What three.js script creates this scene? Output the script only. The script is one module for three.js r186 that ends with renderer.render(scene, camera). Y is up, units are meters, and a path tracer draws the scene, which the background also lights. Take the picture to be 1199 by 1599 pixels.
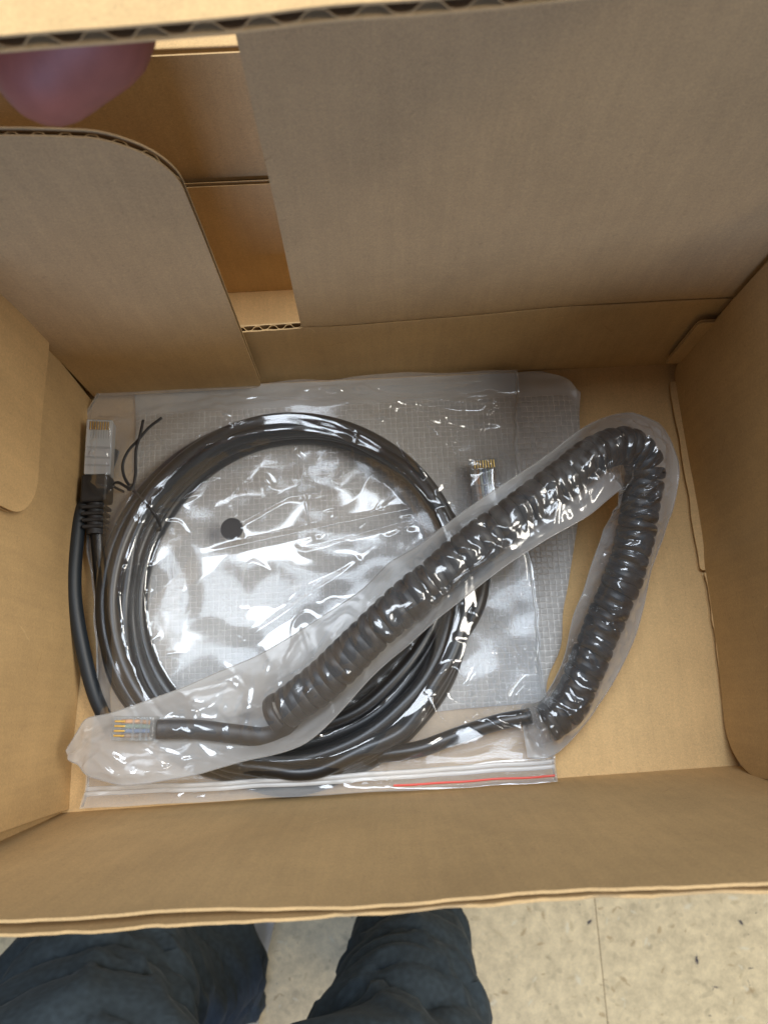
import * as THREE from 'three';
import { mergeGeometries } from 'three/addons/utils/BufferGeometryUtils.js';
import { RoundedBoxGeometry } from 'three/addons/geometries/RoundedBoxGeometry.js';
import { MarchingCubes } from 'three/addons/objects/MarchingCubes.js';
import { RectAreaLightUniformsLib } from 'three/addons/lights/RectAreaLightUniformsLib.js';
import { createNoise2D, createNoise3D } from 'simplex-noise';

// ───────────── camera, light, exposure (metres; the origin is the middle of the box floor under the lens)
const W = 767, H = 1024;
const scene = new THREE.Scene();
const TILT = THREE.MathUtils.degToRad(14), ROLL = THREE.MathUtils.degToRad(2.7);
const camera = new THREE.PerspectiveCamera(70, W / H, 0.01, 20);
camera.position.set(0, 0.27, 0);
const camUp = new THREE.Vector3(Math.sin(ROLL), Math.sin(TILT) * Math.cos(ROLL), -Math.cos(TILT) * Math.cos(ROLL));
camera.up.copy(camUp);
camera.lookAt(0, 0.27 - Math.cos(TILT), -Math.sin(TILT));
camera.focus = 0.262;
camera.userData.fStop = camera.getFocalLength() / 1.05;      // a phone lens: an opening of about a millimetre
scene.add(camera);

scene.background = new THREE.Color(0.09, 0.095, 0.105);
RectAreaLightUniformsLib.init();
function panel(name, w, h, at, to, color, intensity) {
  const l = new THREE.RectAreaLight(color, intensity, w, h); l.name = name;
  l.position.set(...at); l.lookAt(...to); scene.add(l); return l;
}
panel('ceiling_light', 1.3, 0.74, [-0.02, 1.75, -0.53], [-0.02, 0, -0.10], new THREE.Color(0.87, 0.95, 1.05), 11.2);
panel('ceiling_light_001', 1.2, 0.6, [1.45, 1.75, -0.05], [0.0, -0.6, 0.2], new THREE.Color(1.0, 0.945, 0.85), 18);  // unseen lamp, added to brighten the room floor and left wall
panel('window_light', 0.9, 0.36, [-0.15, 0.62, 1.55], [0, 0.1, -0.12], new THREE.Color(0.42, 0.58, 1.0), 15);

const renderer = new THREE.WebGLRenderer({ antialias: true });
renderer.setSize(W, H);
renderer.toneMapping = THREE.LinearToneMapping;
renderer.toneMappingExposure = 1;
renderer.shadowMap.enabled = true;

// ───────────── random numbers and noise
function rng(seed) { let a = seed >>> 0; return () => { a = (a + 0x6D2B79F5) >>> 0; let t = a; t = Math.imul(t ^ (t >>> 15), t | 1); t ^= t + Math.imul(t ^ (t >>> 7), t | 61); return ((t ^ (t >>> 14)) >>> 0) / 4294967296; }; }
const n2 = createNoise2D(rng(11)), n2b = createNoise2D(rng(29)), n3 = createNoise3D(rng(5));
const clamp = (x, a = 0, b = 1) => Math.min(b, Math.max(a, x));
const smooth = (a, b, x) => { const t = clamp((x - a) / (b - a)); return t * t * (3 - 2 * t); };
const lerp = (a, b, t) => a + (b - a) * t;
const hash = (i, j, s) => { let h = Math.imul(i, 374761393) ^ Math.imul(j, 668265263) ^ Math.imul(s, 2147483647 - 58); h = Math.imul(h ^ (h >>> 13), 1274126177); return ((h ^ (h >>> 16)) >>> 0) / 4294967296; };
// heights at the corners of a skewed triangle grid, joined by flat facets: the creases of crumpled film
function facets(x, y, s) {
  const u = x + y * 0.5773, v = y * 1.1547, i = Math.floor(u), j = Math.floor(v), a = u - i, b = v - j;
  const h00 = hash(i, j, s), h10 = hash(i + 1, j, s), h01 = hash(i, j + 1, s), h11 = hash(i + 1, j + 1, s);
  return (a + b < 1 ? h00 + (h10 - h00) * a + (h01 - h00) * b : h11 + (h01 - h11) * (1 - a) + (h10 - h11) * (1 - b)) * 2 - 1;
}
function crumple(x, y, size, seed, warp = 0.35) {           // x, y and size in millimetres; about -1 to 1
  const wx = x + warp * size * n2(x / (size * 1.7) + seed, y / (size * 1.7)), wy = y + warp * size * n2b(x / (size * 1.7), y / (size * 1.7) - seed);
  return facets(wx / size, wy / size, seed);
}

// sharp curved creases: crests along the zero lines of a noise, broken by a second one
function veins(x, y, size, seed, width, cover = 0.1) {
  const n = n2(x / size + seed * 3.7, y / size - seed) + 0.25 * n2b(x / size * 2.3, y / size * 2.3 + seed), m = n2b(x / size * 0.8 - seed, y / size * 0.8 + seed * 2);
  const d = n * size / 2.2 / (width * 1.9); return Math.exp(-d * d / 2) * smooth(cover, cover + 0.45, m) * (m > 0 ? 1 : 0);
}

// ───────────── names and records
const used = {};
function numbered(name) { const k = used[name] = (used[name] ?? -1) + 1; return k ? `${name}_${String(k).padStart(3, '0')}` : name; }
function thing(name, label, category, at = [0, 0, 0], group) {
  const o = new THREE.Group(); o.name = numbered(name); o.position.set(...at); scene.add(o);
  o.userData = { label, category }; if (group) o.userData.group = group;
  return o;
}
function part(name, geometry, material, parent, label) {
  const m = new THREE.Mesh(geometry, material); m.name = name; m.castShadow = m.receiveShadow = true;
  if (label) m.userData.label = label;
  parent.add(m); return m;
}

// ───────────── textures
function texture(n, paint, srgb) {
  const d = new Uint8Array(n * n * 4);
  for (let y = 0; y < n; y++) for (let x = 0; x < n; x++) { const c = paint(x, y, n), k = (y * n + x) * 4; d[k] = clamp(c[0], 0, 255); d[k + 1] = clamp(c[1], 0, 255); d[k + 2] = clamp(c[2], 0, 255); d[k + 3] = 255; }
  const t = new THREE.DataTexture(d, n, n); t.wrapS = t.wrapT = THREE.RepeatWrapping; t.magFilter = t.minFilter = THREE.LinearFilter;
  if (srgb) t.colorSpace = THREE.SRGBColorSpace;
  t.needsUpdate = true; return t;
}
// tiling noise: noise on a torus in four dimensions is not needed, two fields are cross-faded at the seam instead
function tiled(f, x, y, n) {
  const m = n * 0.12, ax = x > n - m ? (x - n + m) / m : 0, ay = y > n - m ? (y - n + m) / m : 0;
  return (1 - ax) * (1 - ay) * f(x, y) + ax * (1 - ay) * f(x - n, y) + (1 - ax) * ay * f(x, y - n) + ax * ay * f(x - n, y - n);
}
const rk = rng(77), grain = Float32Array.from({ length: 1024 * 1024 }, () => rk() - 0.5);
const G = (x, y) => grain[(y & 1023) * 1024 + (x & 1023)];
const rs = rng(515), marks = Array.from({ length: 16 }, () => { const x = rs() * 1024, y = rs() * 1024, a = rs() * 6.28, l = 14 + rs() * 70; return [x, y, x + l * Math.cos(a), y + l * Math.sin(a), 0.8 + rs() * 1.3, (rs() < 0.65 ? 1 : -1) * (0.3 + 0.7 * rs())]; });
function scuffs(x, y) { let v = 0; for (const m of marks) { if (Math.abs(x - m[0]) > 90 || Math.abs(y - m[1]) > 90) continue; const dx = m[2] - m[0], dy = m[3] - m[1], q = clamp(((x - m[0]) * dx + (y - m[1]) * dy) / (dx * dx + dy * dy)), d = Math.hypot(x - m[0] - dx * q + 2 * n2(q * 3, m[4]), y - m[1] - dy * q + 2 * n2(q * 3 + 5, m[4])); v += m[5] * Math.exp(-d * d / (m[4] * m[4])) * Math.sin(Math.PI * clamp(q, 0.05, 0.95)); } return v; }
const kraftMap = texture(1024, (x, y, n) => {                  // 0.16 m a side: fibres, clouds, faint washboard lines
  const cloud = tiled((a, b) => n2(a / 230, b / 300) * 0.6 + n2b(a / 70, b / 90) * 0.4, x, y, n);
  const streak = tiled((a, b) => n2b(a / 13, b / 220) * 0.8 + n2(a / 5, b / 130) * 0.2, x, y, n);
  const fibre = tiled((a, b) => Math.pow(1 - Math.abs(n2(a / 14 + n2b(a / 30, b / 30), b / 22)), 6), x, y, n);
  const fine = (G(x, y) + G(x + 1, y) + G(x, y + 1) + G(x + 1, y + 1)) * 0.5;
  const spot = tiled((a, b) => smooth(0.80, 0.92, n2b(a / 22, b / 22)), x, y, n) * -0.05;
  const wash = Math.sin(x / n * Math.PI * 2 * 26) * 0.005;
  const v = 1 + cloud * 0.034 + streak * 0.015 + fibre * 0.035 + fine * 0.075 + spot + wash;
  const m = scuffs(x, y) * 26; return [198 * v - m, 166 * (v * 0.98 + 0.02) - m * 1.1, 118 * (v * 0.94 + 0.06) - m];
}, true);
const kraftBump = texture(512, (x, y, n) => {
  const v = 128 + 22 * Math.sin(x / n * Math.PI * 2 * 26) + 40 * tiled((a, b) => n2(a / 30, b / 40), x, y, n) + 40 * G(x * 2, y * 2);
  return [v, v, v];
});
for (const t of [kraftMap, kraftBump]) t.repeat.set(1 / 0.16, 1 / 0.16);
const kraft = (r = 1, g = r, b = r, rough = 0.78) => new THREE.MeshPhysicalMaterial({ color: new THREE.Color(r, g, b), map: kraftMap, bumpMap: kraftBump, bumpScale: 0.00010, roughness: rough, specularIntensity: 0.6 });
const K = { plain: kraft(0.92), pale: kraft(1.06, 1.05, 1.04), dusk: kraft(0.86, 0.85, 0.84), edge: kraft(0.9, 0.86, 0.8), medium: kraft(0.34, 0.29, 0.25) };  // core paper darkened to stand in for shade inside the flutes
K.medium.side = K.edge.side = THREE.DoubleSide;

const mm = 0.001;
// ───────────── corrugated board: two liners and a wavy core; pos(x, y, n) places a point of the flat board (mm) in the scene
function gridGeometry(N, M, at, uvAt) {
  const p = [], uv = [], ix = [];
  for (let i = 0; i <= N; i++) for (let j = 0; j <= M; j++) { p.push(...at(i / N, j / M)); uv.push(...uvAt(i / N, j / M)); }
  for (let i = 0; i < N; i++) for (let j = 0; j < M; j++) { const a = i * (M + 1) + j, b = a + M + 1; ix.push(a, b, a + 1, a + 1, b, b + 1); }
  const g = new THREE.BufferGeometry();
  g.setAttribute('position', new THREE.Float32BufferAttribute(p, 3)); g.setAttribute('uv', new THREE.Float32BufferAttribute(uv, 2)); g.setIndex(ix);
  g.computeVertexNormals(); return g;
}
const roundedEnds = (x0, x1, y0, y1, r) => {                   // r: corner radii, left-bottom, right-bottom, right-top, left-top
  const cut = (x, ra, rb) => { let c = 0; if (ra && x < x0 + ra) { const d = x0 + ra - x; c = ra - Math.sqrt(Math.max(0, ra * ra - d * d)); } if (rb && x > x1 - rb) { const d = x - x1 + rb; c = Math.max(c, rb - Math.sqrt(Math.max(0, rb * rb - d * d))); } return c; };
  return { lo: (x) => (typeof y0 === 'function' ? y0(x) : y0) + cut(x, r[0], r[1]), hi: (x) => (typeof y1 === 'function' ? y1(x) : y1) - cut(x, r[3], r[2]) };
};
function liner(x0, x1, ends, pos, na, nb, N, M) {
  const X = (u) => { return lerp(x0, x1, 0.5 - 0.5 * Math.cos(Math.PI * u) * (0.25 + 0.75 * Math.pow(Math.abs(Math.cos(Math.PI * u)), 0.0)) ); };
  const Y = (u, v) => lerp(ends.lo(X(u)), ends.hi(X(u)), v), P = (x, y, n) => pos(x, y, n).map((c) => c * mm);
  const face = (n) => gridGeometry(N, M, (u, v) => P(X(u), Y(u, v), typeof n === 'function' ? n(X(u), Y(u, v)) : n), (u, v) => [X(u) * mm, Y(u, v) * mm]);
  const val = (n, x, y) => (typeof n === 'function' ? n(x, y) : n);
  const rim = (fix, along) => gridGeometry(along === 'u' ? N : M, 1, (s, t) => { const u = along === 'u' ? s : fix, v = along === 'u' ? fix : s, x = X(u), y = Y(u, v); return P(x, y, lerp(val(na, x, y), val(nb, x, y), t)); }, (s, t) => { const u = along === 'u' ? s : fix, v = along === 'u' ? fix : s; return [X(u) * mm, (Y(u, v) + t) * mm]; });
  return mergeGeometries([face(na), face(nb), rim(0, 'u'), rim(1, 'u'), rim(0, 'v'), rim(1, 'v')]);
}
function board(name, parent, o) {
  const { x0, x1, y0, y1, r = [0, 0, 0, 0], t = 3, pitch = 6.6, pos, mat = K.plain, N = 60, M = 60, label, skin = 0.45, core = true, thick = () => t } = o;
  const ends = roundedEnds(x0, x1, y0, y1, r);
  const g = mergeGeometries([liner(x0, x1, ends, pos, 0, skin, N, M), liner(x0, x1, ends, pos, (x, y) => thick(x, y) - skin, (x, y) => thick(x, y), N, M)]);
  const wall = part(name, g, mat, parent, label);
  if (core) {
    const steps = Math.round((x1 - x0) / pitch * 12), inset = o.inset ?? 0.5, jag = rng(name.length * 31 + Math.round(x0));
    const wave = (x) => Math.tanh(1.7 * Math.sin(x / pitch * Math.PI * 2 + 0.5 * n2(x / 40, 3.3))) / 0.935, web = 0.3;
    const spot = (u, v, n) => { const x = lerp(x0 + 0.3, x1 - 0.3, u), T = thick(x, 0.5 * (ends.lo(x) + ends.hi(x))), y = lerp(ends.lo(x) + inset, ends.hi(x) - inset, v); return pos(x, y, Math.max(0, thick(x, y)) / 2 + wave(x) * (thick(x, y) / 2 - skin - web * 0.3) + n).map((c) => c * mm); };
    const f = mergeGeometries([-web / 2, web / 2].map((n) => gridGeometry(steps, 6, (u, v) => spot(u, v, n), (u, v) => [u * (x1 - x0) * mm, v * 0.1])));
    const rimEdge = (v) => gridGeometry(steps, 1, (u, w) => spot(u, v, (w - 0.5) * web), (u, w) => [u * (x1 - x0) * mm, w * 0.001]);
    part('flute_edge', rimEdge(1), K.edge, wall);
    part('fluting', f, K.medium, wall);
  }
  return wall;
}

// ───────────── the room floor under everything
const FLOOR = -0.93;
const ground = new THREE.Mesh(new THREE.BoxGeometry(7, 0.1, 7), new THREE.MeshStandardMaterial({ color: new THREE.Color(0.10, 0.085, 0.06), roughness: 0.9 }));
ground.name = 'floor'; ground.position.set(0, FLOOR - 0.0535, 0); ground.userData.kind = 'structure'; ground.receiveShadow = true; scene.add(ground);
const rt = rng(404), chips = [];
for (let k = 0; k < 1300; k++) chips.push([rt() * 1024, rt() * 1024, 2 + Math.pow(rt(), 3) * 12, rt() * Math.PI, 0.25 + rt() * 0.6, rt()]);
const chipGrid = new Map();
for (const c of chips) for (let i = -1; i <= 1; i++) for (let j = -1; j <= 1; j++) { const k = `${((c[0] >> 5) + i) & 31},${((c[1] >> 5) + j) & 31}`; if (!chipGrid.has(k)) chipGrid.set(k, []); chipGrid.get(k).push(c); }
const tileMap = texture(1024, (x, y, n) => {                   // 0.61 m a side: cream vinyl with smudges, chips and scuffs
  const cloud = tiled((a, b) => n2(a / 60, b / 80) * 0.5 + n2b(a / 22, b / 26) * 0.35 + n2(a / 9, b / 9) * 0.25, x, y, n);
  let v = 1 + cloud * 0.10 + G(x, y) * 0.06, w = 1;
  const blotch = tiled((a, b) => smooth(0.55, 0.85, n2b(a / 40 + 7, b / 50)), x, y, n);
  v -= blotch * 0.07;
  let col = [231 * v, 212 * v, 172 * v];
  for (const c of chipGrid.get(`${x >> 5},${y >> 5}`) ?? []) {
    let dx = x - c[0], dy = y - c[1]; if (dx > 512) dx -= 1024; if (dx < -512) dx += 1024; if (dy > 512) dy -= 1024; if (dy < -512) dy += 1024;
    const a = (dx * Math.cos(c[3]) + dy * Math.sin(c[3])) / c[2], b = (-dx * Math.sin(c[3]) + dy * Math.cos(c[3])) / (c[2] * c[4] * 0.6), d = Math.sqrt(a * a + b * b) + 0.5 * n2(x / 5, y / 5);
    w = smooth(1.1, 0.55, d); if (w <= 0) continue;
    const dark = c[5] < 0.085 ? [62, 58, 66] : c[5] < 0.4 ? [178, 152, 112] : c[5] < 0.7 ? [206, 186, 146] : [240, 232, 208];
    const s = w * (c[5] < 0.085 ? 0.9 : 0.6); col = col.map((q, i) => lerp(q, dark[i], s));
  }
  return col;
}, true);
tileMap.repeat.set(1 / 0.61, 1 / 0.61);
const tileMats = [1, 0.975, 1.02].map((s) => new THREE.MeshPhysicalMaterial({ map: tileMap, color: new THREE.Color(0.95 * s, 0.93 * s, 0.87 * s), roughness: 0.38, specularIntensity: 0.7 }));
const TS = 0.3048;
for (let i = -4; i < 4; i++) for (let j = -3; j < 4; j++) {
  const g = new RoundedBoxGeometry(TS - 0.0007, 0.0035, TS - 0.0007, 1, 0.0006), p = g.attributes.position, u = g.attributes.uv, turn = (i + j) & 1, ox = hash(i, j, 3), oy = hash(i, j, 4);
  for (let k = 0; k < p.count; k++) u.setXY(k, (turn ? p.getX(k) : p.getZ(k)) + ox, (turn ? p.getZ(k) : -p.getX(k)) + oy);
  const t = part('floor_tile', g, tileMats[Math.floor(hash(i, j, 9) * 3)], ground);
  t.position.set(0.286 + (i + 0.5) * TS, 0.0535 - 0.00175, 0.252 + (j + 0.5) * TS);
}

// ───────────── the table under the box (its edge stays behind the near wall of the box)
{
  const t = thing('table', 'plain pale table that the open cardboard box stands on', 'table', [0, FLOOR, 0]);
  const m = new THREE.MeshStandardMaterial({ color: new THREE.Color(0.36, 0.33, 0.29), roughness: 0.55 }), steel = new THREE.MeshStandardMaterial({ color: new THREE.Color(0.2, 0.2, 0.2), metalness: 0.7, roughness: 0.4 });
  const top = new RoundedBoxGeometry(1.1, 0.025, 0.42, 2, 0.004); top.translate(0, 0.93 - 0.0032 - 0.0125, -0.175); part('table_top', top, m, t);
  for (const [x, z] of [[-0.5, -0.35], [0.5, -0.35], [-0.5, -0.01], [0.5, -0.01]]) { const g = new THREE.CylinderGeometry(0.018, 0.016, 0.9018, 20); g.translate(x, 0.4509, z); part('leg', g, steel, t); }
}

// ───────────── the cardboard box
const box = thing('cardboard_box', 'open brown corrugated cardboard box holding bagged cables, one flap held up by fingers', 'box');
{
  const bow = (x, y, a, s) => a * n2b(x / 90 + s, y / 110 - s);
  // floor panel
  board('floor_panel', box, { x0: -118, x1: 119.5, y0: -176, y1: 38, t: 3, N: 70, M: 70, mat: K.pale, core: false, pos: (x, y, n) => [x, -3 + n + 0.25 * bow(x, y, 1, 3) * (n > 1 ? 1 : 0), y] });
  // near wall: leans out a little, its rim crushed open towards the left
  const fz = (x, y) => lerp(34.6, 29.6, (x + 115) / 233) + y * 0.052;
  const rim = (x) => 116.4 + clamp(x, -75, 70) * 0.085 + 0.45 * n2(x / 17, 1.2) + 0.25 * n2b(x / 5, 4.4) ;
  board('front_wall', box, { x0: -117, x1: 119, y0: -3, y1: rim, N: 160, M: 50, pitch: 6.8, inset: 7, skin: 0.6, mat: K.plain,
    thick: (x, y) => lerp(1.9, 3.3, smooth(0, -50, x) * smooth(40, 115, y)) + 0.28 * n2(x / 16, 8) * smooth(90, 116, y), pos: (x, y, n) => [x, y - (n > 1.3 ? 0.5 + 0.5 * n2(x / 9, 2) : 0) * smooth(100, 116, y), fz(x, y) + n + bow(x, y, 0.9, 1) * smooth(0, 60, y)] });
  // left side: outer wall, inner panel, rounded tab
  board('left_wall', box, { x0: -168, x1: 45, y0: -3, y1: 115, core: false, pos: (z, y, n) => [-116.5 - n, y, z], mat: K.plain });
  board('left_panel', box, { x0: -118.2, x1: 33.5, y0: 0.4, y1: 114, t: 2.6, N: 60, M: 50, mat: K.plain, core: false, pos: (z, y, n) => [-115.6 + n + 1.5 * smooth(0, 60, y) + bow(z, y, 1.2, 5), y, z - 0.02 * y] });
  board('left_tab', box, { x0: -120, x1: -57, y0: 49, y1: 113, r: [3, 16, 0, 0], t: 2.4, N: 60, M: 40, mat: K.pale, core: false, pos: (z, y, n) => [-111.0 + n * 0.95 + bow(z, y, 0.8, 8), y, z] });
  // right side
  board('right_wall', box, { x0: -168, x1: 45, y0: -3, y1: 115, core: false, pos: (z, y, n) => [119.5 + n, y, z], mat: K.plain });
  board('right_panel', box, { x0: -119.6, x1: 31, y0: 2.2, y1: 114, r: [5, 20, 0, 0], t: 2.4, N: 110, M: 50, mat: K.dusk, core: false, pos: (z, y, n) => [118.6 - n + 0.8 * smooth(-40, -50, z) - 1.2 * smooth(5, 30, z) + bow(z, y, 0.9, 6) + 0.01 * y, y, z] });
  board('right_ledge', box, { x0: -114, x1: -39, y0: 114.4, y1: 117.6, r: [0.8, 1.2, 0, 0], t: 2.6, N: 40, M: 3, mat: K.pale, core: false, pos: (z, x, n) => [x + 0.5 * n2(z / 20, 1) + 0.012 * (z + 114), n - 0.2, z] });
  board('right_ledge', box, { x0: -38, x1: 17, y0: 116.6, y1: 118.4, t: 3.0, N: 40, M: 3, mat: K.pale, core: false, pos: (z, x, n) => [x + 0.4 * n2(z / 12, 7), n - 0.2, z] });
  // partition across the back: crease 44 to 49 mm up, tall on the right, cut low on the left
  const crease = (x) => 44.4 + (x + 25) * 0.035;
  board('partition', box, { x0: -25, x1: 119.4, y0: (x) => crease(x) + 0.35, y1: 189, N: 60, M: 120, mat: K.dusk, core: false, t: 2.8,
    pos: (x, y, n) => [x + 0.012 * (y - 45) * (x < -20 ? 1 : 0.4), y, -122.2 - 2.8 + n - (n > 1 ? 0.7 * Math.exp(-Math.max(0, y - crease(x)) / 0.9) : 0) + bow(x, y, 1.0, 2) * smooth(0, 30, y)] });
  board('low_partition', box, { x0: -116, x1: 119.4, y0: 0.2, y1: (x) => x < -24.9 ? 42.6 + 0.03 * (x + 45) + 0.25 * n2(x / 4, 9) : crease(x) - 0.1, N: 240, M: 30, t: 2.6, pitch: 5.6, inset: 0.3, mat: K.plain, pos: (x, y, n) => [x, y, -122.4 - 2.6 + n + bow(x, y, 1.0, 2) * smooth(0, 30, y) * smooth(-30, -15, x)] });
  board('crease_tab', box, { x0: 111.5, x1: 117.6, y0: 8, y1: 40, r: [0, 0, 0, 2], t: 1.2, N: 8, M: 20, core: false, mat: K.plain, pos: (x, y, n) => [x, y, -120.3 + n] });
  // rounded flap on the left that hangs in front of the partition
  board('rounded_flap', box, { x0: -111.2, x1: -45.2, y0: (x) => 5.5 + 0.02 * (x + 45), y1: (x) => 137.2 + (x < -54 ? 0.09 * (-54 - x) : 0), r: [0, 3.5, 17, 0], t: 2.4, N: 150, M: 70, pitch: 5.4, inset: 0.9, mat: K.dusk,
    pos: (x, y, n) => [x + 0.012 * (y - 8) * smooth(-110, -50, x), y, -120.6 + n + 1.1 * n2b(x / 60, y / 70) * smooth(4, 40, y)] });
  // the space behind the partition
  board('back_wall', box, { x0: -116.5, x1: 119.5, y0: 0, y1: 64.4, core: false, t: 3, mat: K.plain, pos: (x, y, n) => [x, y - 0.004 * (x + 30), -165.2 + n * 0.6] });
  board('back_wall_upper', box, { x0: -116.5, x1: 119.5, y0: 62, y1: 112, core: false, t: 3, mat: K.plain, pos: (x, y, n) => [x, y, -170.4 + n + 0.02 * (y - 65)] });
  board('outer_back_wall', box, { x0: -118, x1: 121, y0: -3, y1: 113, core: false, t: 2.4, mat: K.plain, pos: (x, y, n) => [x, y, -175.5 + n] });  // extra board, added so the slit between the back walls stays dark
  board('back_flap', box, { x0: -112, x1: 112, y0: -255, y1: -168.9, core: false, t: 2.2, mat: K.pale, pos: (x, z, n) => [x, 109.8 + n + 0.04 * (z + 166), z] });
  // the top flap, folded forward from the partition's head, its free edge close to the lens
  board('top_flap', box, { x0: -84, x1: 70, y0: (x) => -87.0 - (x + 48.8) * 0.054 - 38 - 0.0, y1: (x) => -87.6 - (x + 48.8) * 0.054, t: 2.7, pitch: 7.6, inset: 0.15, N: 80, M: 24, mat: K.pale, skin: 0.42, pos: (x, z, n) => [x, 188.4 + n + 0.02 * (-87 - z) + 0.3 * n2(x / 30, 5), z] });
}

// ───────────── film
const film = (o) => new THREE.MeshPhysicalMaterial({ color: new THREE.Color(0.96, 0.96, 0.955), transmission: 0.88, thickness: 0, roughness: 0.07, ior: 1.55, side: THREE.DoubleSide, ...o });
const F = { bag: film({ color: new THREE.Color(0.95, 0.965, 0.98), ior: 1.8, transmission: 0.978, roughness: 0.1 }), under: film({ color: new THREE.Color(0.95, 0.955, 0.96), transmission: 0.76, roughness: 0.12 }), sleeve: film({ color: new THREE.Color(0.86, 0.87, 0.88), transmission: 0.95, roughness: 0.14, ior: 1.8 }), sleeveUnder: film({ color: new THREE.Color(0.86, 0.85, 0.83), transmission: 0.56, roughness: 0.14 }), seal: film({ transmission: 0.8, roughness: 0.2, color: new THREE.Color(0.8, 0.8, 0.79) }), zip: film({ transmission: 0.72, roughness: 0.3 }), pouch: null };
const threads = (x, y, n) => {                                    // 16 x 16 pressed cells, 34 mm a side: raised threads that cross and break
  const c = n / 16, wx = x + 3.2 * tiled((a, b) => n2(a / 50, b / 50), x, y, n) * n / 512, wy = y + 3.2 * tiled((a, b) => n2b(a / 50, b / 50), x, y, n) * n / 512;
  const i = Math.floor(wx / c + 0.5) & 15, j = Math.floor(wy / c + 0.5) & 15, p = Math.abs(wx / c + 0.5 - Math.floor(wx / c + 0.5) - 0.5), q = Math.abs(wy / c + 0.5 - Math.floor(wy / c + 0.5) - 0.5), I = Math.floor(wx / c) & 15, J = Math.floor(wy / c) & 15;
  return [Math.exp(-p * p / 0.012) * (0.25 + 0.75 * hash(i, J, 5)), Math.exp(-q * q / 0.012) * (0.2 + 0.8 * hash(I, j, 6)), hash(i, j, 8) * Math.exp(-(p * p + q * q) / 0.02)];
};
const waffleBump = texture(512, (x, y, n) => { const [a, b, c] = threads(x, y, n), v = 255 * clamp(Math.max(a, b) * 0.75 + c * 0.4) + 14 * G(x, y); return [v, v, v]; });
const waffleMap = texture(512, (x, y, n) => { const [a, b, c] = threads(x, y, n), v = 196 + 44 * Math.max(a, b) + 30 * c + 9 * tiled((p, q) => n2(p / 60, q / 60), x, y, n) + 10 * G(x, y); return [v, v * 0.985, v * 0.96]; }, true);  // threads and crossings painted lighter, as glints on the raised bumps
for (const t of [waffleBump, waffleMap]) t.repeat.set(1 / 0.034, 1 / 0.034);
F.pouch = new THREE.MeshPhysicalMaterial({ color: new THREE.Color(0.98, 0.98, 0.98), map: waffleMap, bumpMap: waffleBump, bumpScale: 0.0003, transmission: 0.2, thickness: 0, roughness: 0.3, ior: 1.5, side: THREE.DoubleSide });
F.pouchSeal = film({ transmission: 0.55, roughness: 0.25 });

// ───────────── the embossed pouch lying on the floor panel under the clear bag
{
  const t = thing('embossed_pouch', 'translucent white pouch pressed with a waffle grid, flat under the clear zip bag', 'pouch');
  const L = (v) => -96 + 2 * n2(v * 3, 1), R = (v) => lerp(79, 54, Math.pow(v, 1.6)) + 1.6 * n2(v * 4, 7) - 9 * Math.pow(smooth(0.04, 0, v), 2), T = (u) => -121.5 + 1.2 * Math.pow(smooth(0.96, 1, u), 2) * 5, B = (u) => 6 + 2 * n2(u * 3, 4);
  const P = (u, v) => [lerp(L(v), R(v), u), lerp(T(u), B(u), v)];
  const edge = (u, v) => Math.min(1, 14 * Math.min(u, 1 - u), 12 * Math.min(v, 1 - v));
  const hgt = (x, z, u, v) => 1.2 + 1.7 * Math.sqrt(Math.max(0, edge(u, v))) + edge(u, v) * (0.35 * n2(x / 34, z / 30) + 0.15 * crumple(x, z, 15, 21) - 0.3);
  const sheet = (h, v0, v1) => gridGeometry(220, Math.round(170 * (v1 - v0)), (u, vv) => { const v = lerp(v0, v1, vv), [x, z] = P(u, v); return [x * mm, h(x, z, u, v) * mm, z * mm]; }, (u, vv) => { const [x, z] = P(u, lerp(v0, v1, vv)); return [x * mm, z * mm]; });
  part('upper_sheet', sheet(hgt, 0.085, 1), F.pouch, t);
  part('top_seal', sheet((x, z, u, v) => hgt(x, z, u, v) + 0.6 * n2(x / 16, z / 9) * smooth(0.09, 0.03, v), 0, 0.085), F.pouchSeal, t, 'smooth unpressed band along the pouch mouth');
  part('lower_sheet', sheet((x, z) => 0.75, 0, 1), F.pouch, t);
}

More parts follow.
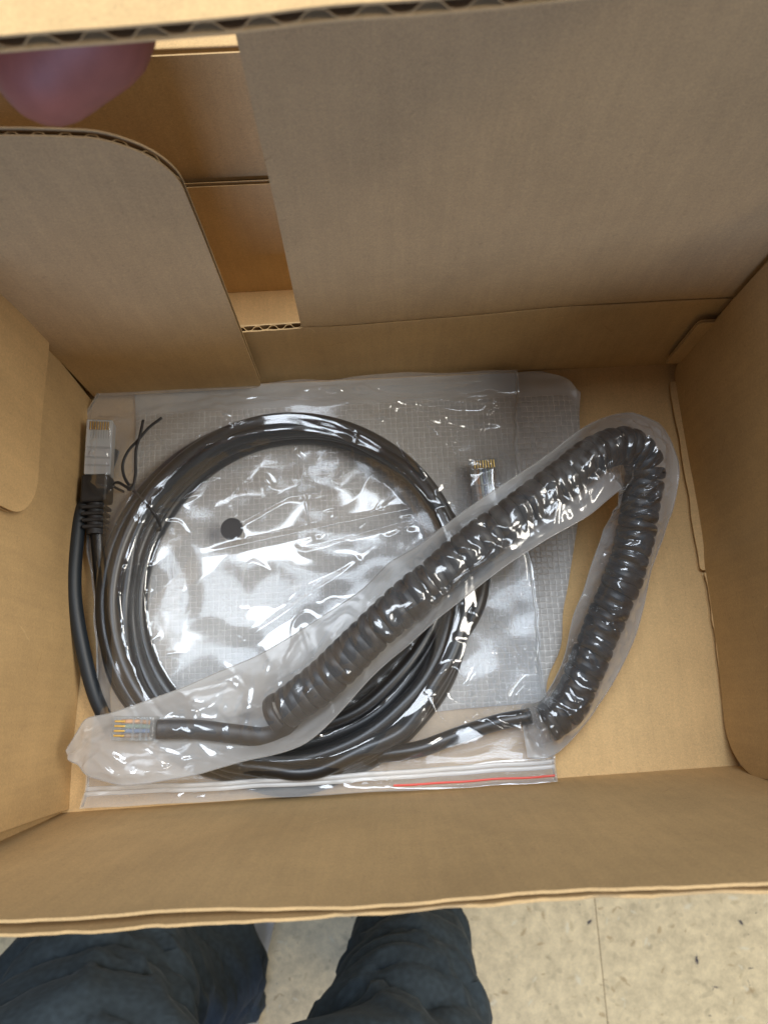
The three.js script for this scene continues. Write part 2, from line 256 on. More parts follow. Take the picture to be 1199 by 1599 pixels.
// ───────────── sweeping a round or flat cord along a path
function sweep(points, rx, ry, seg, radial, closed = false, capEnds = true) {
  const curve = new THREE.CatmullRomCurve3(points.map((p) => new THREE.Vector3(...p).multiplyScalar(mm)), closed, 'centripetal');
  const g = [], ix = [], uv = [], up = new THREE.Vector3(0, 1, 0), p = new THREE.Vector3(), tg = new THREE.Vector3(), s = new THREE.Vector3(), n = new THREE.Vector3();
  const len = curve.getLength();
  for (let i = 0; i <= seg; i++) {
    curve.getPointAt(i / seg, p); curve.getTangentAt(i / seg, tg); s.crossVectors(tg, up).normalize(); n.crossVectors(s, tg).normalize();
    for (let k = 0; k <= radial; k++) { const a = k / radial * Math.PI * 2, c = Math.cos(a) * rx * mm, d = Math.sin(a) * ry * mm; g.push(p.x + s.x * c + n.x * d, p.y + s.y * c + n.y * d, p.z + s.z * c + n.z * d); uv.push(i / seg * len, k / radial * 0.02); }
  }
  for (let i = 0; i < seg; i++) for (let k = 0; k < radial; k++) { const a = i * (radial + 1) + k, b = a + radial + 1; ix.push(a, a + 1, b, a + 1, b + 1, b); }
  if (capEnds) for (const i of [0, seg]) { const c = g.length / 3; curve.getPointAt(i / seg, p); g.push(p.x, p.y, p.z); uv.push(0, 0); for (let k = 0; k < radial; k++) { const a = i * (radial + 1) + k; i ? ix.push(a, a + 1, c) : ix.push(a + 1, a, c); } }
  const geo = new THREE.BufferGeometry(); geo.setAttribute('position', new THREE.Float32BufferAttribute(g, 3)); geo.setAttribute('uv', new THREE.Float32BufferAttribute(uv, 2)); geo.setIndex(ix); geo.computeVertexNormals();
  return geo;
}
const M = {
  cable: new THREE.MeshPhysicalMaterial({ color: new THREE.Color(0.007, 0.0075, 0.009), roughness: 0.36, clearcoat: 0.25, clearcoatRoughness: 0.3 }),
  rubber: new THREE.MeshPhysicalMaterial({ color: new THREE.Color(0.018, 0.018, 0.02), roughness: 0.55 }),
  navy: new THREE.MeshPhysicalMaterial({ color: new THREE.Color(0.012, 0.017, 0.023), roughness: 0.5 }),
  cord: new THREE.MeshPhysicalMaterial({ color: new THREE.Color(0.010, 0.010, 0.012), roughness: 0.42 }),
  gold: new THREE.MeshStandardMaterial({ color: new THREE.Color(0.85, 0.56, 0.16), metalness: 1, roughness: 0.28 }),
  clear: new THREE.MeshPhysicalMaterial({ color: new THREE.Color(0.85, 0.87, 0.88), transmission: 0.9, thickness: 0, roughness: 0.1, ior: 1.58, side: THREE.DoubleSide }),
  gloss: new THREE.MeshPhysicalMaterial({ color: new THREE.Color(0.8, 0.84, 0.88), transmission: 0.5, thickness: 0, roughness: 0.08, ior: 2.2, side: THREE.DoubleSide }),
  red: new THREE.MeshPhysicalMaterial({ color: new THREE.Color(0.6, 0.06, 0.035), roughness: 0.35 }),
};
const plain = (r, g, b) => new THREE.MeshPhysicalMaterial({ color: new THREE.Color(r, g, b), roughness: 0.4 });
const wireColors = [plain(0.75, 0.6, 0.5), plain(0.75, 0.36, 0.14), plain(0.6, 0.68, 0.6), plain(0.2, 0.3, 0.5), plain(0.55, 0.65, 0.8), plain(0.3, 0.42, 0.32), plain(0.6, 0.5, 0.42), plain(0.3, 0.2, 0.13)];

// a modular plug: clear body pointing along -z of its own axes, contacts, coloured wires, latch
function plug(name, parent, { w, l, h, ways, at, turn = 0, roll = 0, tilt = 0, wires = true, shell = M.clear, label }) {
  const o = new THREE.Group(); o.name = name; o.position.set(...at.map((c) => c * mm)); o.rotation.set(tilt, turn, roll, 'YXZ'); parent.add(o); if (label) o.userData.label = label;
  const b = new RoundedBoxGeometry(w * mm, h * mm, l * mm, 3, 0.0006); part('shell', b, shell, o);
  const step = w * 0.76 / ways, bars = [];
  for (let k = 0; k < ways; k++) {
    const x = (k - (ways - 1) / 2) * step;
    const c = new RoundedBoxGeometry(step * 0.42 * mm, 2.4 * mm, l * (ways === 4 ? 0.24 : 0.15) * mm, 1, 0.0001); c.translate(x * mm, (h / 2 - 0.7) * mm, (-l / 2 + l * (ways === 4 ? 0.19 : 0.12)) * mm); part('contact', c, M.gold, o);
    const rib = new THREE.BoxGeometry(step * 0.18 * mm, 1.0 * mm, l * 0.3 * mm); rib.translate((x + step / 2) * mm, (h / 2 + 0.12) * mm, (-l / 2 + l * 0.2) * mm); bars.push(rib);
    if (wires) part('wire', sweep([[x, h * 0.3, -l * 0.30], [x, h * 0.3, 0], [x * 0.9, h * 0.2, l * 0.36]], step * 0.46, step * 0.46, 10, 8), wireColors[(ways === 4 ? [7, 3, 5, 1] : [0, 1, 2, 3, 4, 5, 6, 7])[k]], o);
  }
  part('contact_rib', mergeGeometries(bars), M.clear, o);
  for (const z of [0.02, 0.2, 0.34]) { const g = new THREE.BoxGeometry(w * 0.92 * mm, 0.5 * mm, 0.7 * mm); g.translate(0, (h / 2 + 0.2) * mm, z * l * mm); bars.push(g); part('crossbar', g, M.clear, o); }
  const latch = new RoundedBoxGeometry(w * 0.5 * mm, 1.0 * mm, l * 0.85 * mm, 2, 0.0004); latch.rotateX(0.14); latch.translate(0, (-h / 2 - 1.2) * mm, l * 0.1 * mm); part('latch', latch, M.clear, o);
  return o;
}

// ───────────── the coiled network cable inside the clear bag
const CX = -37.5, CZ = -38.5;
{
  const t = thing('network_cable', 'black round network cable wound in a wide coil inside the clear zip bag', 'cable');
  const pts = [[-105.6, 9, -74], [-105.4, 8, -62]];
  const turns = [[64, 4.5, 0, 0], [60.5, 5, 3, 0.5], [64.5, 10, 0, 0], [59, 9.5, 4, 0], [62, 14.5, 2, 0.5], [58, 5, 5.5, 0.5], [63, 14.5, 1, 0]];
  // angle: 180 degrees at the left side; from there towards the viewer, round to the right, back
  const total = 5.42, steps = 130;
  for (let i = 1; i <= steps; i++) {
    const s = i / steps * total, k = Math.min(turns.length - 2, Math.floor(s)), f = smooth(0, 1, s - k), a = Math.PI - s * Math.PI * 2;
    const c = turns[k].map((v, q) => lerp(v, turns[k + 1][q], f));
    const r = c[0] + 1.8 * n2(s * 1.3, 2) + 1.2 * n2b(s * 3.1, 5), y = c[1] + 1.0 * n2(s * 1.7, 9);
    pts.push([CX + c[2] + r * Math.cos(a), y, CZ + c[3] + r * Math.sin(a) * -1 * -1]);
  }
  // leave the coil on the right and run back to the second plug
  pts.push([31, 10, -28], [35.5, 7.5, -44], [37.4, 6.5, -58], [37.8, 6.5, -66]);
  part('cord', sweep(pts, 2.75, 2.75, 900, 14), M.cable, t);
  part('cord', sweep([[-6, 8, 20], [8, 9.5, 18.5], [22, 8.6, 14.5], [36, 8.0, 11], [47, 7.8, 9.5]], 2.75, 2.75, 120, 14), M.cable, t, 'loose stretch reaching to the near right corner of the bag');
  // a few more turns of the same cable, laid loosely
  const rings = [[65.5, 4.6, 0.5, 1.5, 1], [60, 13.6, 4, 1.5, 3]];
  for (const [k, y] of [[5, 13], [9.5, 7], [13.5, 11.5], [18, 6]]) {      // turns that have slipped inwards along the near side
    const q = []; for (let i = 0; i <= 40; i++) { const f = i / 40, a = lerp(-0.25, 2.75, f), r = 62 - k * Math.pow(Math.sin(Math.PI * f), 0.7) + 0.6 * n2(f * 4, k); q.push([CX + 1 + r * Math.cos(a), lerp(5, y, Math.sin(Math.PI * f)), CZ + 1 + r * Math.sin(a)]); }
    part('cord', sweep(q, 2.75, 2.75, 240, 14), M.cable, t);
  }
  for (const [r, y, dx, dz, s] of rings) {
    const q = []; for (let i = 0; i < 60; i++) { const a = i / 60 * Math.PI * 2; const rr = r + 1.6 * n2(Math.cos(a) * 1.4 + s, Math.sin(a) * 1.4); q.push([CX + dx + rr * Math.cos(a), y + 0.8 * n2b(Math.cos(a) + s, Math.sin(a)), CZ + dz + rr * Math.sin(a)]); }
    part('cord', sweep(q, 2.75, 2.75, 420, 14, true, false), M.cable, t);
  }
  plug('plug', t, { w: 9.4, l: 21, h: 7.4, ways: 8, at: [-105.0, 11, -94], tilt: 0.07, turn: -0.03, roll: -0.2, wires: false, shell: M.gloss, label: 'clear plug with a dark strain boot in the far left corner of the bag' });
  const boot = [new RoundedBoxGeometry(0.0098, 0.0078, 0.0105, 3, 0.0012)]; boot[0].translate(-0.1055, 0.0105, -0.0782);
  for (let k = 0; k < 4; k++) { const g = new RoundedBoxGeometry(0.0088 - k * 0.0004, 0.0074 - k * 0.0004, 0.0014, 2, 0.0005); g.translate(-0.1056, 0.0102, -0.0712 + k * 0.0024); boot.push(g); }
  const neck = new THREE.CylinderGeometry(0.0031, 0.0034, 0.012, 16); neck.rotateX(Math.PI / 2); neck.translate(-0.1056, 0.0098, -0.0675); boot.push(neck);
  part('boot', mergeGeometries(boot.map((g) => g.index ? g.toNonIndexed() : g)), M.rubber, t);
  plug('plug', t, { w: 10.6, l: 20, h: 7, ways: 8, at: [38.2, 7.2, -73.5], turn: 0.04, label: 'clear plug showing orange and blue wires beside the sleeve' });
}
{
  const t = thing('twist_tie', 'thin black twist tie knotted around the cable coil near the far left corner', 'twist tie');
  const knot = [-90, 18.2, -76];
  const P = (l) => l.map(([x, y, z]) => [knot[0] + x, knot[1] + y, knot[2] + z]);
  part('wire', sweep(P([[3, -15, 12], [9, -6, 14], [9, 0.6, 10.5], [4.5, 1.2, 5], [0, 0.6, 0], [-2.6, 0.4, -4], [-3.4, 0.5, -9], [-1.4, 0.8, -14], [2.2, 1, -18], [6, 1.2, -22.5], [10.5, 1.2, -26]]), 0.55, 0.4, 90, 8), M.rubber, t);
  part('wire', sweep(P([[-8, -14, -3], [-9, -6, -3], [-5, 0, -2.4], [0.4, 1.2, 0.4], [1.4, 0.9, -4], [1.4, 0.9, -8.5], [1.6, 1.6, -14], [2.6, 1.2, -19], [3.6, 1, -25.5]]), 0.55, 0.4, 90, 8), M.rubber, t);
  const tw = new THREE.TorusGeometry(0.0011, 0.0005, 8, 16); tw.rotateX(Math.PI / 2.4); tw.translate(knot[0] * mm, (knot[1] + 0.8) * mm, knot[2] * mm); part('knot', tw, M.rubber, t);
}
// ───────────── the clear zip bag
{
  const t = thing('clear_zip_bag', 'large crinkled clear zip bag around the coiled cable, red line along its mouth', 'plastic bag');
  const L = (v) => -115.2 + 10.5 * smooth(0.1, 0.75, v) - 2.2 * smooth(0.75, 1, v) + 6 * Math.pow(smooth(0.075, 0, v), 1.2) + 0.7 * n2(v * 9, 2), R = (v) => 53.2 + 1.5 * n2(v * 2.2, 6) + 0.7 * n2(v * 11, 1) + 2 * smooth(0.75, 0.95, v) * smooth(1.02, 0.93, v);
  const T = (u) => lerp(-118.8, -120.6, u) + 0.9 * n2(u * 5, 8) - 0.0, B = (u) => lerp(32.6, 30.6, u) + 0.25 * n2(u * 6, 3);
  const P = (u, v) => [lerp(L(v), R(v), u), lerp(T(u), B(u), v)];
  const line = (x, z, ax, az, bx, bz, w) => { const dx = bx - ax, dz = bz - az, q = clamp(((x - ax) * dx + (z - az) * dz) / (dx * dx + dz * dz)), d = Math.hypot(x - ax - dx * q, z - az - dz * q); return Math.exp(-d * d / (2.2 * w * w)) * Math.sin(Math.PI * clamp(q, 0.02, 0.98)); };
  const folds = []; const rf = rng(4321);
  for (let k = 0; k < 26; k++) {                                   // tension folds fanning from the coil to the edges
    const a = rf() * Math.PI * 2, r0 = 60 + rf() * 8, l = 12 + rf() * 26, b = a + (rf() - 0.5) * 0.9;
    folds.push([CX + r0 * Math.cos(a), CZ + r0 * Math.sin(a), CX + r0 * Math.cos(a) + l * Math.cos(b), CZ + r0 * Math.sin(a) + l * Math.sin(b), 0.7 + rf() * 1.1, (rf() < 0.65 ? 1 : -0.7) * (0.7 + rf() * 1.3)]);
  }
  for (let k = 0; k < 14; k++) { const a = rf() * 6.28, r = rf() * 48, b = rf() * 6.28, l = 7 + rf() * 22; folds.push([CX + r * Math.cos(a), CZ + r * Math.sin(a), CX + r * Math.cos(a) + l * Math.cos(b), CZ + r * Math.sin(a) + l * Math.sin(b), 0.6 + rf() * 0.9, (rf() < 0.5 ? 1 : -1) * (0.2 + rf() * 0.4)]); }
  // long straight creases seen across the middle and towards the near right corner
  folds.push([-66, -52, 18, -66, 0.8, 0.9], [-30, -52, 24, -64, 0.7, -0.8], [-55, -18, -4, -50, 0.9, 0.7], [26, -8, 50, 14, 0.8, 1.5], [22, 4, 52, 22, 0.8, 1.6], [30, -12, 40, -2, 0.7, 1.3], [-20, -112, 46, -107, 1.2, 2.0], [4, -108, 34, -112, 0.9, 1.6], [10, -104, 50, -98, 1.0, 1.8], [-104, -109, -30, -113, 1.2, 1.8], [-30, -115, 30, -117, 1.2, 1.6], [-70, -106, -52, -101, 0.8, 1.5], [20, -104, 36, -80, 0.8, 1.0], [46, -112, 34, -88, 0.8, 0.9], [12, -90, 30, -72, 0.8, 0.9]);
  for (const q of [[11.7, -2.9, 21, -9], [21, -9, 24.3, -2.7], [24.3, -2.7, 27.6, 1.3], [30.5, -8.1, 24.1, -0.2], [41.7, -15.9, 49.8, -4.6], [49.8, -4.6, 40, 5.3], [12.2, 0.6, 16.2, 13.1], [16.5, 1.6, 34, 9.2], [19, 4.3, 39.9, 17.1], [34, 9.2, 52, 8], [50.6, 12.1, 51.6, 24.6], [39.5, -3.3, 35.9, -14.4], [7.3, -115, 41.8, -115.9], [-11, -117, 4.7, -110.4], [-22.1, -116, -11.1, -113.3], [30.7, -98.1, 22.8, -88.3], [11.7, -104.3, 25.3, -90.7], [25.3, -90.7, 28.3, -77.5], [6.2, -91.7, 15.9, -73.7], [-7.6, -109.1, 16.4, -101.4]]) folds.push([...q, 0.9, 2.0]);
  const hgt = (x, z, u, v) => {
    const dx = x - CX, dz = z - CZ, r = Math.hypot(dx, dz), a = Math.atan2(dz, dx);
    const top = 14.6 + 2.2 * Math.max(0, Math.sin(a + 0.4)) + 1.2 * n2(Math.cos(a) * 2, Math.sin(a) * 2);
    const inner = lerp(6.2 + 0.1 * Math.max(0, CZ + 6 - z), top, smooth(51, 58, Math.hypot(dx - 3, dz - 1))) + 0.6 * n2(x / 30, z / 34 + 2) * smooth(56, 40, r), outer = top * Math.pow(1 - smooth(63, 96, r), 1.25);
    let h = r < 60 ? inner : Math.min(inner, lerp(top, outer, smooth(60, 66, r)));
    const plugA = 15.6 * smooth(11, 6.5, Math.abs(x + 105)) * smooth(20, 13, Math.abs(z + 90)); h = Math.max(h, plugA);
    const plugB = 11.6 * smooth(13, 6.2, Math.abs(x - 38)) * smooth(20, 11, Math.abs(z + 70)); h = Math.max(h, plugB);
    { const q = clamp(((x + 2) * 50 - (z - 19.5) * 10) / 2600), dd = Math.hypot(x + 2 - 50 * q, z - 19.5 + 10 * q); h = Math.max(h, 8.6 * smooth(9, 3.2, dd)); }
    const e = Math.min(1, Math.min(u, 1 - u) * 14, Math.min(v, 1 - v) * 12), base = h;
    const ring = smooth(50, 57, r) * smooth(74, 64, r);
    const inside = smooth(54, 44, r), strands = Math.cos((r - 57 + 1.6 * n2(Math.cos(a) * 1.6, Math.sin(a) * 1.6)) / 5.7 * Math.PI * 2);
    h += lerp(0.7, 0.34, inside) * (1 - 0.75 * ring) * crumple(x, z, 27, 13, 0.45) + lerp(0.15, 0.05, inside) * (1 - 0.6 * ring) * crumple(x + 9, z, 11, 4) * smooth(-0.1, 0.6, n2(x / 30, z / 30 + 4)) + lerp(0.6, 0.5, inside) * n2b(x / 46, z / 50 + 3);
    h += (1 - 0.8 * ring) * (0.5 * lerp(1.5, 0.55, inside) * veins(x, z, 44, 1, 0.45, 0.0) + 0.3 * lerp(1.2, 0.7, inside) * veins(x, z, 26, 2, 0.4, 0.2));
    h += ring * (0.10 * strands + 0.22 * crumple(r * 0.7, a * 16, 16, 8, 0.3) + 0.35 * veins(r * 0.9, a * 26, 22, 9, 0.5, 0.3)) + (1 - inside) * (1 - ring) * 0.9 * veins(x * 0.5 + z * 0.1, z, 16, 21, 0.55, -0.1);
    for (const f of folds) { const q = line(x, z, f[0], f[1], f[2], f[3], f[4]); if (q > 0.02) h += q * f[5]; }
    h = 4.6 + Math.max(0, base) * e + Math.max(-base * e, (h - base) * Math.min(1, Math.min(u, 1 - u) * 30, Math.min(v, 1 - v) * 26));
    // the mouth turns up against the near wall, the far edge rides up the partition
    return h + lerp(4, 9, u) * Math.pow(smooth(0.95, 1.0, v), 1.4) + 3 * smooth(0.06, 0, v);
  };
  const N = 310, Q = 300, hx = -55.2, hz = -60.6, g = gridGeometry(N, Q, (u, v) => { const [x, z] = P(u, v); return [x * mm, hgt(x, z, u, v) * mm, z * mm]; }, (u, v) => P(u, v).map((c) => c * mm));
  { // the punched air hole: the corners nearest its rim slide onto the circle, what is inside goes
    const p = g.attributes.position, R0 = 3.6, keep = [], ix = g.index.array, din = (k) => Math.hypot(p.getX(k) / mm - hx, p.getZ(k) / mm - hz);
    for (let k = 0; k < p.count; k++) { const d = din(k); if (d > R0 - 0.4 && d < R0 + 0.4) { const s = R0 / d; p.setX(k, (hx + (p.getX(k) / mm - hx) * s) * mm); p.setZ(k, (hz + (p.getZ(k) / mm - hz) * s) * mm); } }
    for (let k = 0; k < ix.length; k += 3) if (Math.max(din(ix[k]), din(ix[k + 1]), din(ix[k + 2])) > R0 + 0.01) keep.push(ix[k], ix[k + 1], ix[k + 2]);
    g.setIndex(keep); g.computeVertexNormals();
  }
  part('upper_film', g, F.bag, t);
  { const c = new THREE.CircleGeometry(0.0041, 40); c.rotateX(-Math.PI / 2); c.translate(hx * mm, (hgt(hx, hz, 0.35, 0.38) - 1.0) * mm, hz * mm); part('round_spot', c, new THREE.MeshStandardMaterial({ color: new THREE.Color(0.06, 0.06, 0.065), roughness: 0.9, side: THREE.DoubleSide }), t, 'small dark round spot in the middle of the bag'); }
  part('lower_film', gridGeometry(60, 60, (u, v) => { const [x, z] = P(u, v); return [x * mm, (4.5 + lerp(4, 9, u) * Math.pow(smooth(0.95, 1.0, v), 1.4) + 3 * smooth(0.06, 0, v) - 0.5 * Math.min(1, 12 * Math.min(u, 1 - u, v, 1 - v)) * (1 + n2(x / 20, z / 20))) * mm, z * mm]; }, (u, v) => P(u, v).map((c) => c * mm)), F.under, t);
  const along = (v, dy, u0 = 0.004, u1 = 0.996, n = 40) => Array.from({ length: n + 1 }, (_, i) => { const u = lerp(u0, u1, i / n), [x, z] = P(u, v); return [x, hgt(x, z, u, v) + dy, z]; });
  for (const v of [0.962, 0.972]) part('zip_rib', sweep(along(v, 0.3), 0.75, 0.45, 160, 8), F.zip, t);
  part('red_line', sweep(along(0.988, 0.22, 0.66, 0.995), 0.36, 0.12, 140, 8), M.red, t);
  for (const u of [0.006, 0.994]) { const q = Array.from({ length: 41 }, (_, i) => { const v = lerp(0.004, 0.996, i / 40), [x, z] = P(u, v); return [x, hgt(x, z, u, v) + 0.1, z]; }); part('side_seal', sweep(q, 0.4, 0.12, 120, 6), F.seal, t); }
}
// ───────────── loose dark cable between the bag and the left wall
{
  const t = thing('dark_cable', 'dark blue-black cable bowed between the clear bag and the left box wall', 'cable');
  part('cord', sweep([[-103, 3.4, -96], [-105.5, 5, -86], [-111.3, 8.6, -72], [-112.4, 10, -56], [-112.0, 10, -40], [-109, 8.4, -22], [-104.5, 5.4, -4], [-99, 3.2, 8]], 2.5, 2.5, 160, 14), M.navy, t);
}

// ───────────── the coiled handset cord
const armA = [[-37.4, 27, 4.9], [-21.7, 32, -5.3], [-2.6, 40, -21.3], [25.8, 44, -42.5], [55.7, 43, -62.9], [72.2, 39, -74.5], [83.5, 35, -77.5], [89.4, 31, -72], [88.6, 26, -61.5], [85.8, 22, -48.1], [80.8, 18, -33.9], [74.6, 15, -21.5], [66.9, 12.5, -6.3], [59.5, 10.2, 6.8], [52.5, 9.2, 12]];
const armCurve = new THREE.CatmullRomCurve3(armA.map((p) => new THREE.Vector3(...p)), false, 'centripetal');
{
  const t = thing('handset_cord', 'black coiled handset cord with a small clear plug, folded inside a plastic sleeve', 'cord');
  const L = armCurve.getLength(), pitch = 3.75, turns = L / pitch, per = 26, pts = [], up = new THREE.Vector3(0, 1, 0);
  const p = new THREE.Vector3(), tg = new THREE.Vector3(), s = new THREE.Vector3(), n = new THREE.Vector3(), g = [], ix = [], uv = [], radial = 8;
  const total = Math.round(turns * per), centre = (i, out) => {
    const q = i / total; armCurve.getPointAt(clamp(q), p); armCurve.getTangentAt(clamp(q), tg); s.crossVectors(tg, up).normalize(); n.crossVectors(s, tg).normalize();
    const a = i / per * Math.PI * 2 + 1.1 * n2(q * 30, 6), R = 5.7 + 0.35 * n2(q * 14, 2);
    return out.copy(p).addScaledVector(s, R * Math.cos(a)).addScaledVector(n, R * Math.sin(a) * 0.95);
  };
  const c = new THREE.Vector3(), d = new THREE.Vector3(), rad = new THREE.Vector3(), tang = new THREE.Vector3(), b = new THREE.Vector3();
  for (let i = 0; i <= total; i++) {
    centre(i, c); rad.copy(c).sub(p).normalize(); centre(i + 0.5, d); tang.copy(d).sub(c).normalize(); centre(i, c); b.crossVectors(tang, rad).normalize();
    for (let k = 0; k <= radial; k++) { const a = k / radial * Math.PI * 2; g.push(...[0, 1, 2].map((q) => (c.getComponent(q) + rad.getComponent(q) * 1.0 * Math.sign(Math.cos(a)) * Math.pow(Math.abs(Math.cos(a)), 0.8) + b.getComponent(q) * 2.05 * Math.sin(a)) * mm)); uv.push(i / per, k / radial); }
  }
  for (let i = 0; i < total; i++) for (let k = 0; k < radial; k++) { const a = i * (radial + 1) + k, e = a + radial + 1; ix.push(a, a + 1, e, a + 1, e + 1, e); }
  const geo = new THREE.BufferGeometry(); geo.setAttribute('position', new THREE.Float32BufferAttribute(g, 3)); geo.setAttribute('uv', new THREE.Float32BufferAttribute(uv, 2)); geo.setIndex(ix); geo.computeVertexNormals();
  part('coil', geo, M.cord, t);
  part('lead', sweep([[-76.5, 24.6, 7.6], [-64, 24, 8.2], [-52, 22.6, 10.2], [-42, 21, 11.5], [-36, 22, 9.5], [-32, 25, 4.5]], 3.1, 1.6, 80, 12), M.cord, t);
  plug('plug', t, { w: 7.7, l: 13.5, h: 6, ways: 4, at: [-83.2, 25, 6.9], turn: Math.PI / 2 - 0.06, wires: true });
}
// ───────────── the sleeve around it
{
  const t = thing('plastic_sleeve', 'long narrow wrinkled clear sleeve bent over at the right, lying across the zip bag', 'plastic sleeve');
  // the two long edges of the flat sleeve (mm), station by station, and how far the film stands off the edge line at each
  const U = [[-107.7, 20, 13, 0.4], [-101.5, 22, 3.5, 1.2], [-91.8, 24, 1.7, 2.6], [-67.4, 25, -5.5, 4.6], [-43.5, 26.5, -14, 8.4], [-13.5, 32.5, -29.7, 8.2], [3.4, 39, -41.2, 8.0], [19.4, 42, -52.8, 8.0], [47.3, 41, -70.1, 8.0], [72.8, 39, -85.5, 8.3], [86, 35, -88.6, 8.6], [97, 31, -86.5, 9.3], [102.4, 28, -74, 9.4], [100, 25, -58.5, 8.9], [96.6, 22, -50.2, 8.2], [89.3, 18, -31.1, 8.1], [82.5, 15, -14.1, 8.1], [75.2, 12, -0.6, 8], [66.6, 10.5, 11.5, 8], [52.5, 8.4, 22.5, 7.4], [45.5, 8.2, 22.5, 1]];
  const D = [[-106.9, 20, 15.9], [-99.8, 22, 19.9], [-87.5, 24, 23.4], [-64, 25, 23], [-30.5, 29, 14], [-2.1, 38, -10.3], [18.3, 46, -24.3], [34.5, 49, -35], [60, 48, -49.5], [76.5, 42, -60.6], [78.6, 35, -59.4], [78.6, 31, -58], [77.6, 28, -56.2], [76.2, 25, -53.6], [74.6, 22, -49.6], [68.9, 18, -36.5], [63.1, 15, -21.6], [56.9, 12, -4.6], [50.5, 10.5, 3.5], [45.5, 8.4, 5.5], [43.5, 8.2, 8]];
  const cu = new THREE.CatmullRomCurve3(U.map((k) => new THREE.Vector3(...k))), cd = new THREE.CatmullRomCurve3(D.map((k) => new THREE.Vector3(...k))), n = U.length - 1;
  const inside = new THREE.CatmullRomCurve3([[-105, 20, 14], [-92, 25, 6.8], [-83, 25, 7], [-64, 24, 8.2], [-50, 24, 9.5], [-41, 26, 7], ...armA, [48, 8.6, 14]].map((p) => new THREE.Vector3(...p)), false, 'centripetal').getSpacedPoints(900);
  for (const c of [cu, cd]) { const raw = c.getPoint.bind(c), k = c === cu ? 3 : 11; c.getPoint = (s, t) => { const p = raw(s, t), g = clamp(s) * (c.points.length - 1), h = Math.min(c.points.length - 2, Math.floor(g)); if (g < 4.5) p.lerp(c.points[h].clone().lerp(c.points[h + 1], g - h), 1 - smooth(2.6, 4.5, g)); const f = s * 34, i = Math.floor(f), q = f - i, m = 1.5 * smooth(0, 0.03, s); p.x += m * lerp(hash(i, k, 1) - 0.5, hash(i + 1, k, 1) - 0.5, q); p.z += m * 1.4 * lerp(hash(i, k, 2) - 0.5, hash(i + 1, k, 2) - 0.5, q); return p; }; }
  const mid = (s) => cu.getPoint(s).add(cd.getPoint(s)).multiplyScalar(0.5);
  const lens = [0]; for (let i = 1; i <= 400; i++) lens.push(lens[i - 1] + 0.35 * mid(i / 400).distanceTo(mid((i - 1) / 400)) + 0.65 * cu.getPoint(i / 400).distanceTo(cu.getPoint((i - 1) / 400)));
  const NS = 700, S = Array.from({ length: NS + 1 }, (_, k) => { const want = k / NS * lens[400]; let i = 0; while (i < 399 && lens[i + 1] < want) i++; return (i + (want - lens[i]) / (lens[i + 1] - lens[i])) / 400; });
  let last = 0; const lifts = [], share = S.map((s) => {                         // where across the sleeve the cord runs
    const a = cu.getPoint(s), b = cd.getPoint(s), d = b.clone().sub(a), q = new THREE.Vector3(); let best = 1e9, at = 0.5, bi = last, rise = 0;
    for (let i = Math.max(0, last - 4); i < Math.min(901, last + 40); i++) { q.copy(inside[i]).sub(a); const t = clamp(q.dot(d) / d.lengthSq(), 0.1, 0.9), e = q.addScaledVector(d, -t).lengthSq(); if (e < best) { best = e; at = t; bi = i; rise = q.y; } }
    last = bi; lifts.push(rise); return at;
  });
  const even = share.map((_, i) => { let q = 0, c = 0; for (let k = -9; k <= 9; k++) if (share[i + k] !== undefined) { q += share[i + k]; c++; } return q / c; });
  const lifted = lifts.map((_, i) => { let q = 0, c = 0; for (let k = -9; k <= 9; k++) if (lifts[i + k] !== undefined) { q += lifts[i + k]; c++; } return q / c; });
  // sharp creases pressed into the flat end round the plug: from, to (mm), height
  const CREASES = [[-100.3, 14.2, -87.3, 21.4, 1.1], [-88.3, 20.9, -79.4, 23.2, 0.9], [-100.5, 10.6, -80.2, 20.3, 1.0], [-82.5, 11.8, -69.9, 22, 1.1], [-77.4, 11.7, -64.9, 19.3, 0.9], [-64.9, 19.3, -64, 22, 0.8], [-67.1, 7.8, -54.7, 19.3, 1.2], [-54.4, 2.8, -52.2, 18.8, 1.3], [-44.8, -9, -47.3, 16, 1.4], [-46, -7, -51.7, 4.9, 0.9], [-75.5, 3.8, -59, 0.6, 0.8], [-65.3, -1.7, -46, -9.5, 1.1], [-58.8, 10.5, -42, 15.5, -0.9], [-36.8, -14.8, -42.3, -6.8, 1.0]];
  // many short creases at all angles: along, across, direction, length, half width, height
  const bucket = new Map(), rp = rng(8181);
  for (let k = 0; k < 190; k++) {
    const up = k % 3 ? 0 : 1000, a0 = rp() * lens[400], d0 = (rp() * 2 - 1) * 16, t = (rp() - 0.5) * 2.6 + (rp() < 0.5 ? 0 : 1.57), l = 4 + rp() * rp() * 20, c = [a0, d0, Math.cos(t), Math.sin(t), l, 0.55 + rp() * 0.6, (rp() < 0.62 ? 1 : -1) * (0.35 + rp() * 0.75)];
    for (let b = Math.floor((a0 - 24) / 10); b <= Math.floor((a0 + 24) / 10); b++) { if (!bucket.has(b + up)) bucket.set(b + up, []); bucket.get(b + up).push(c); }
  }
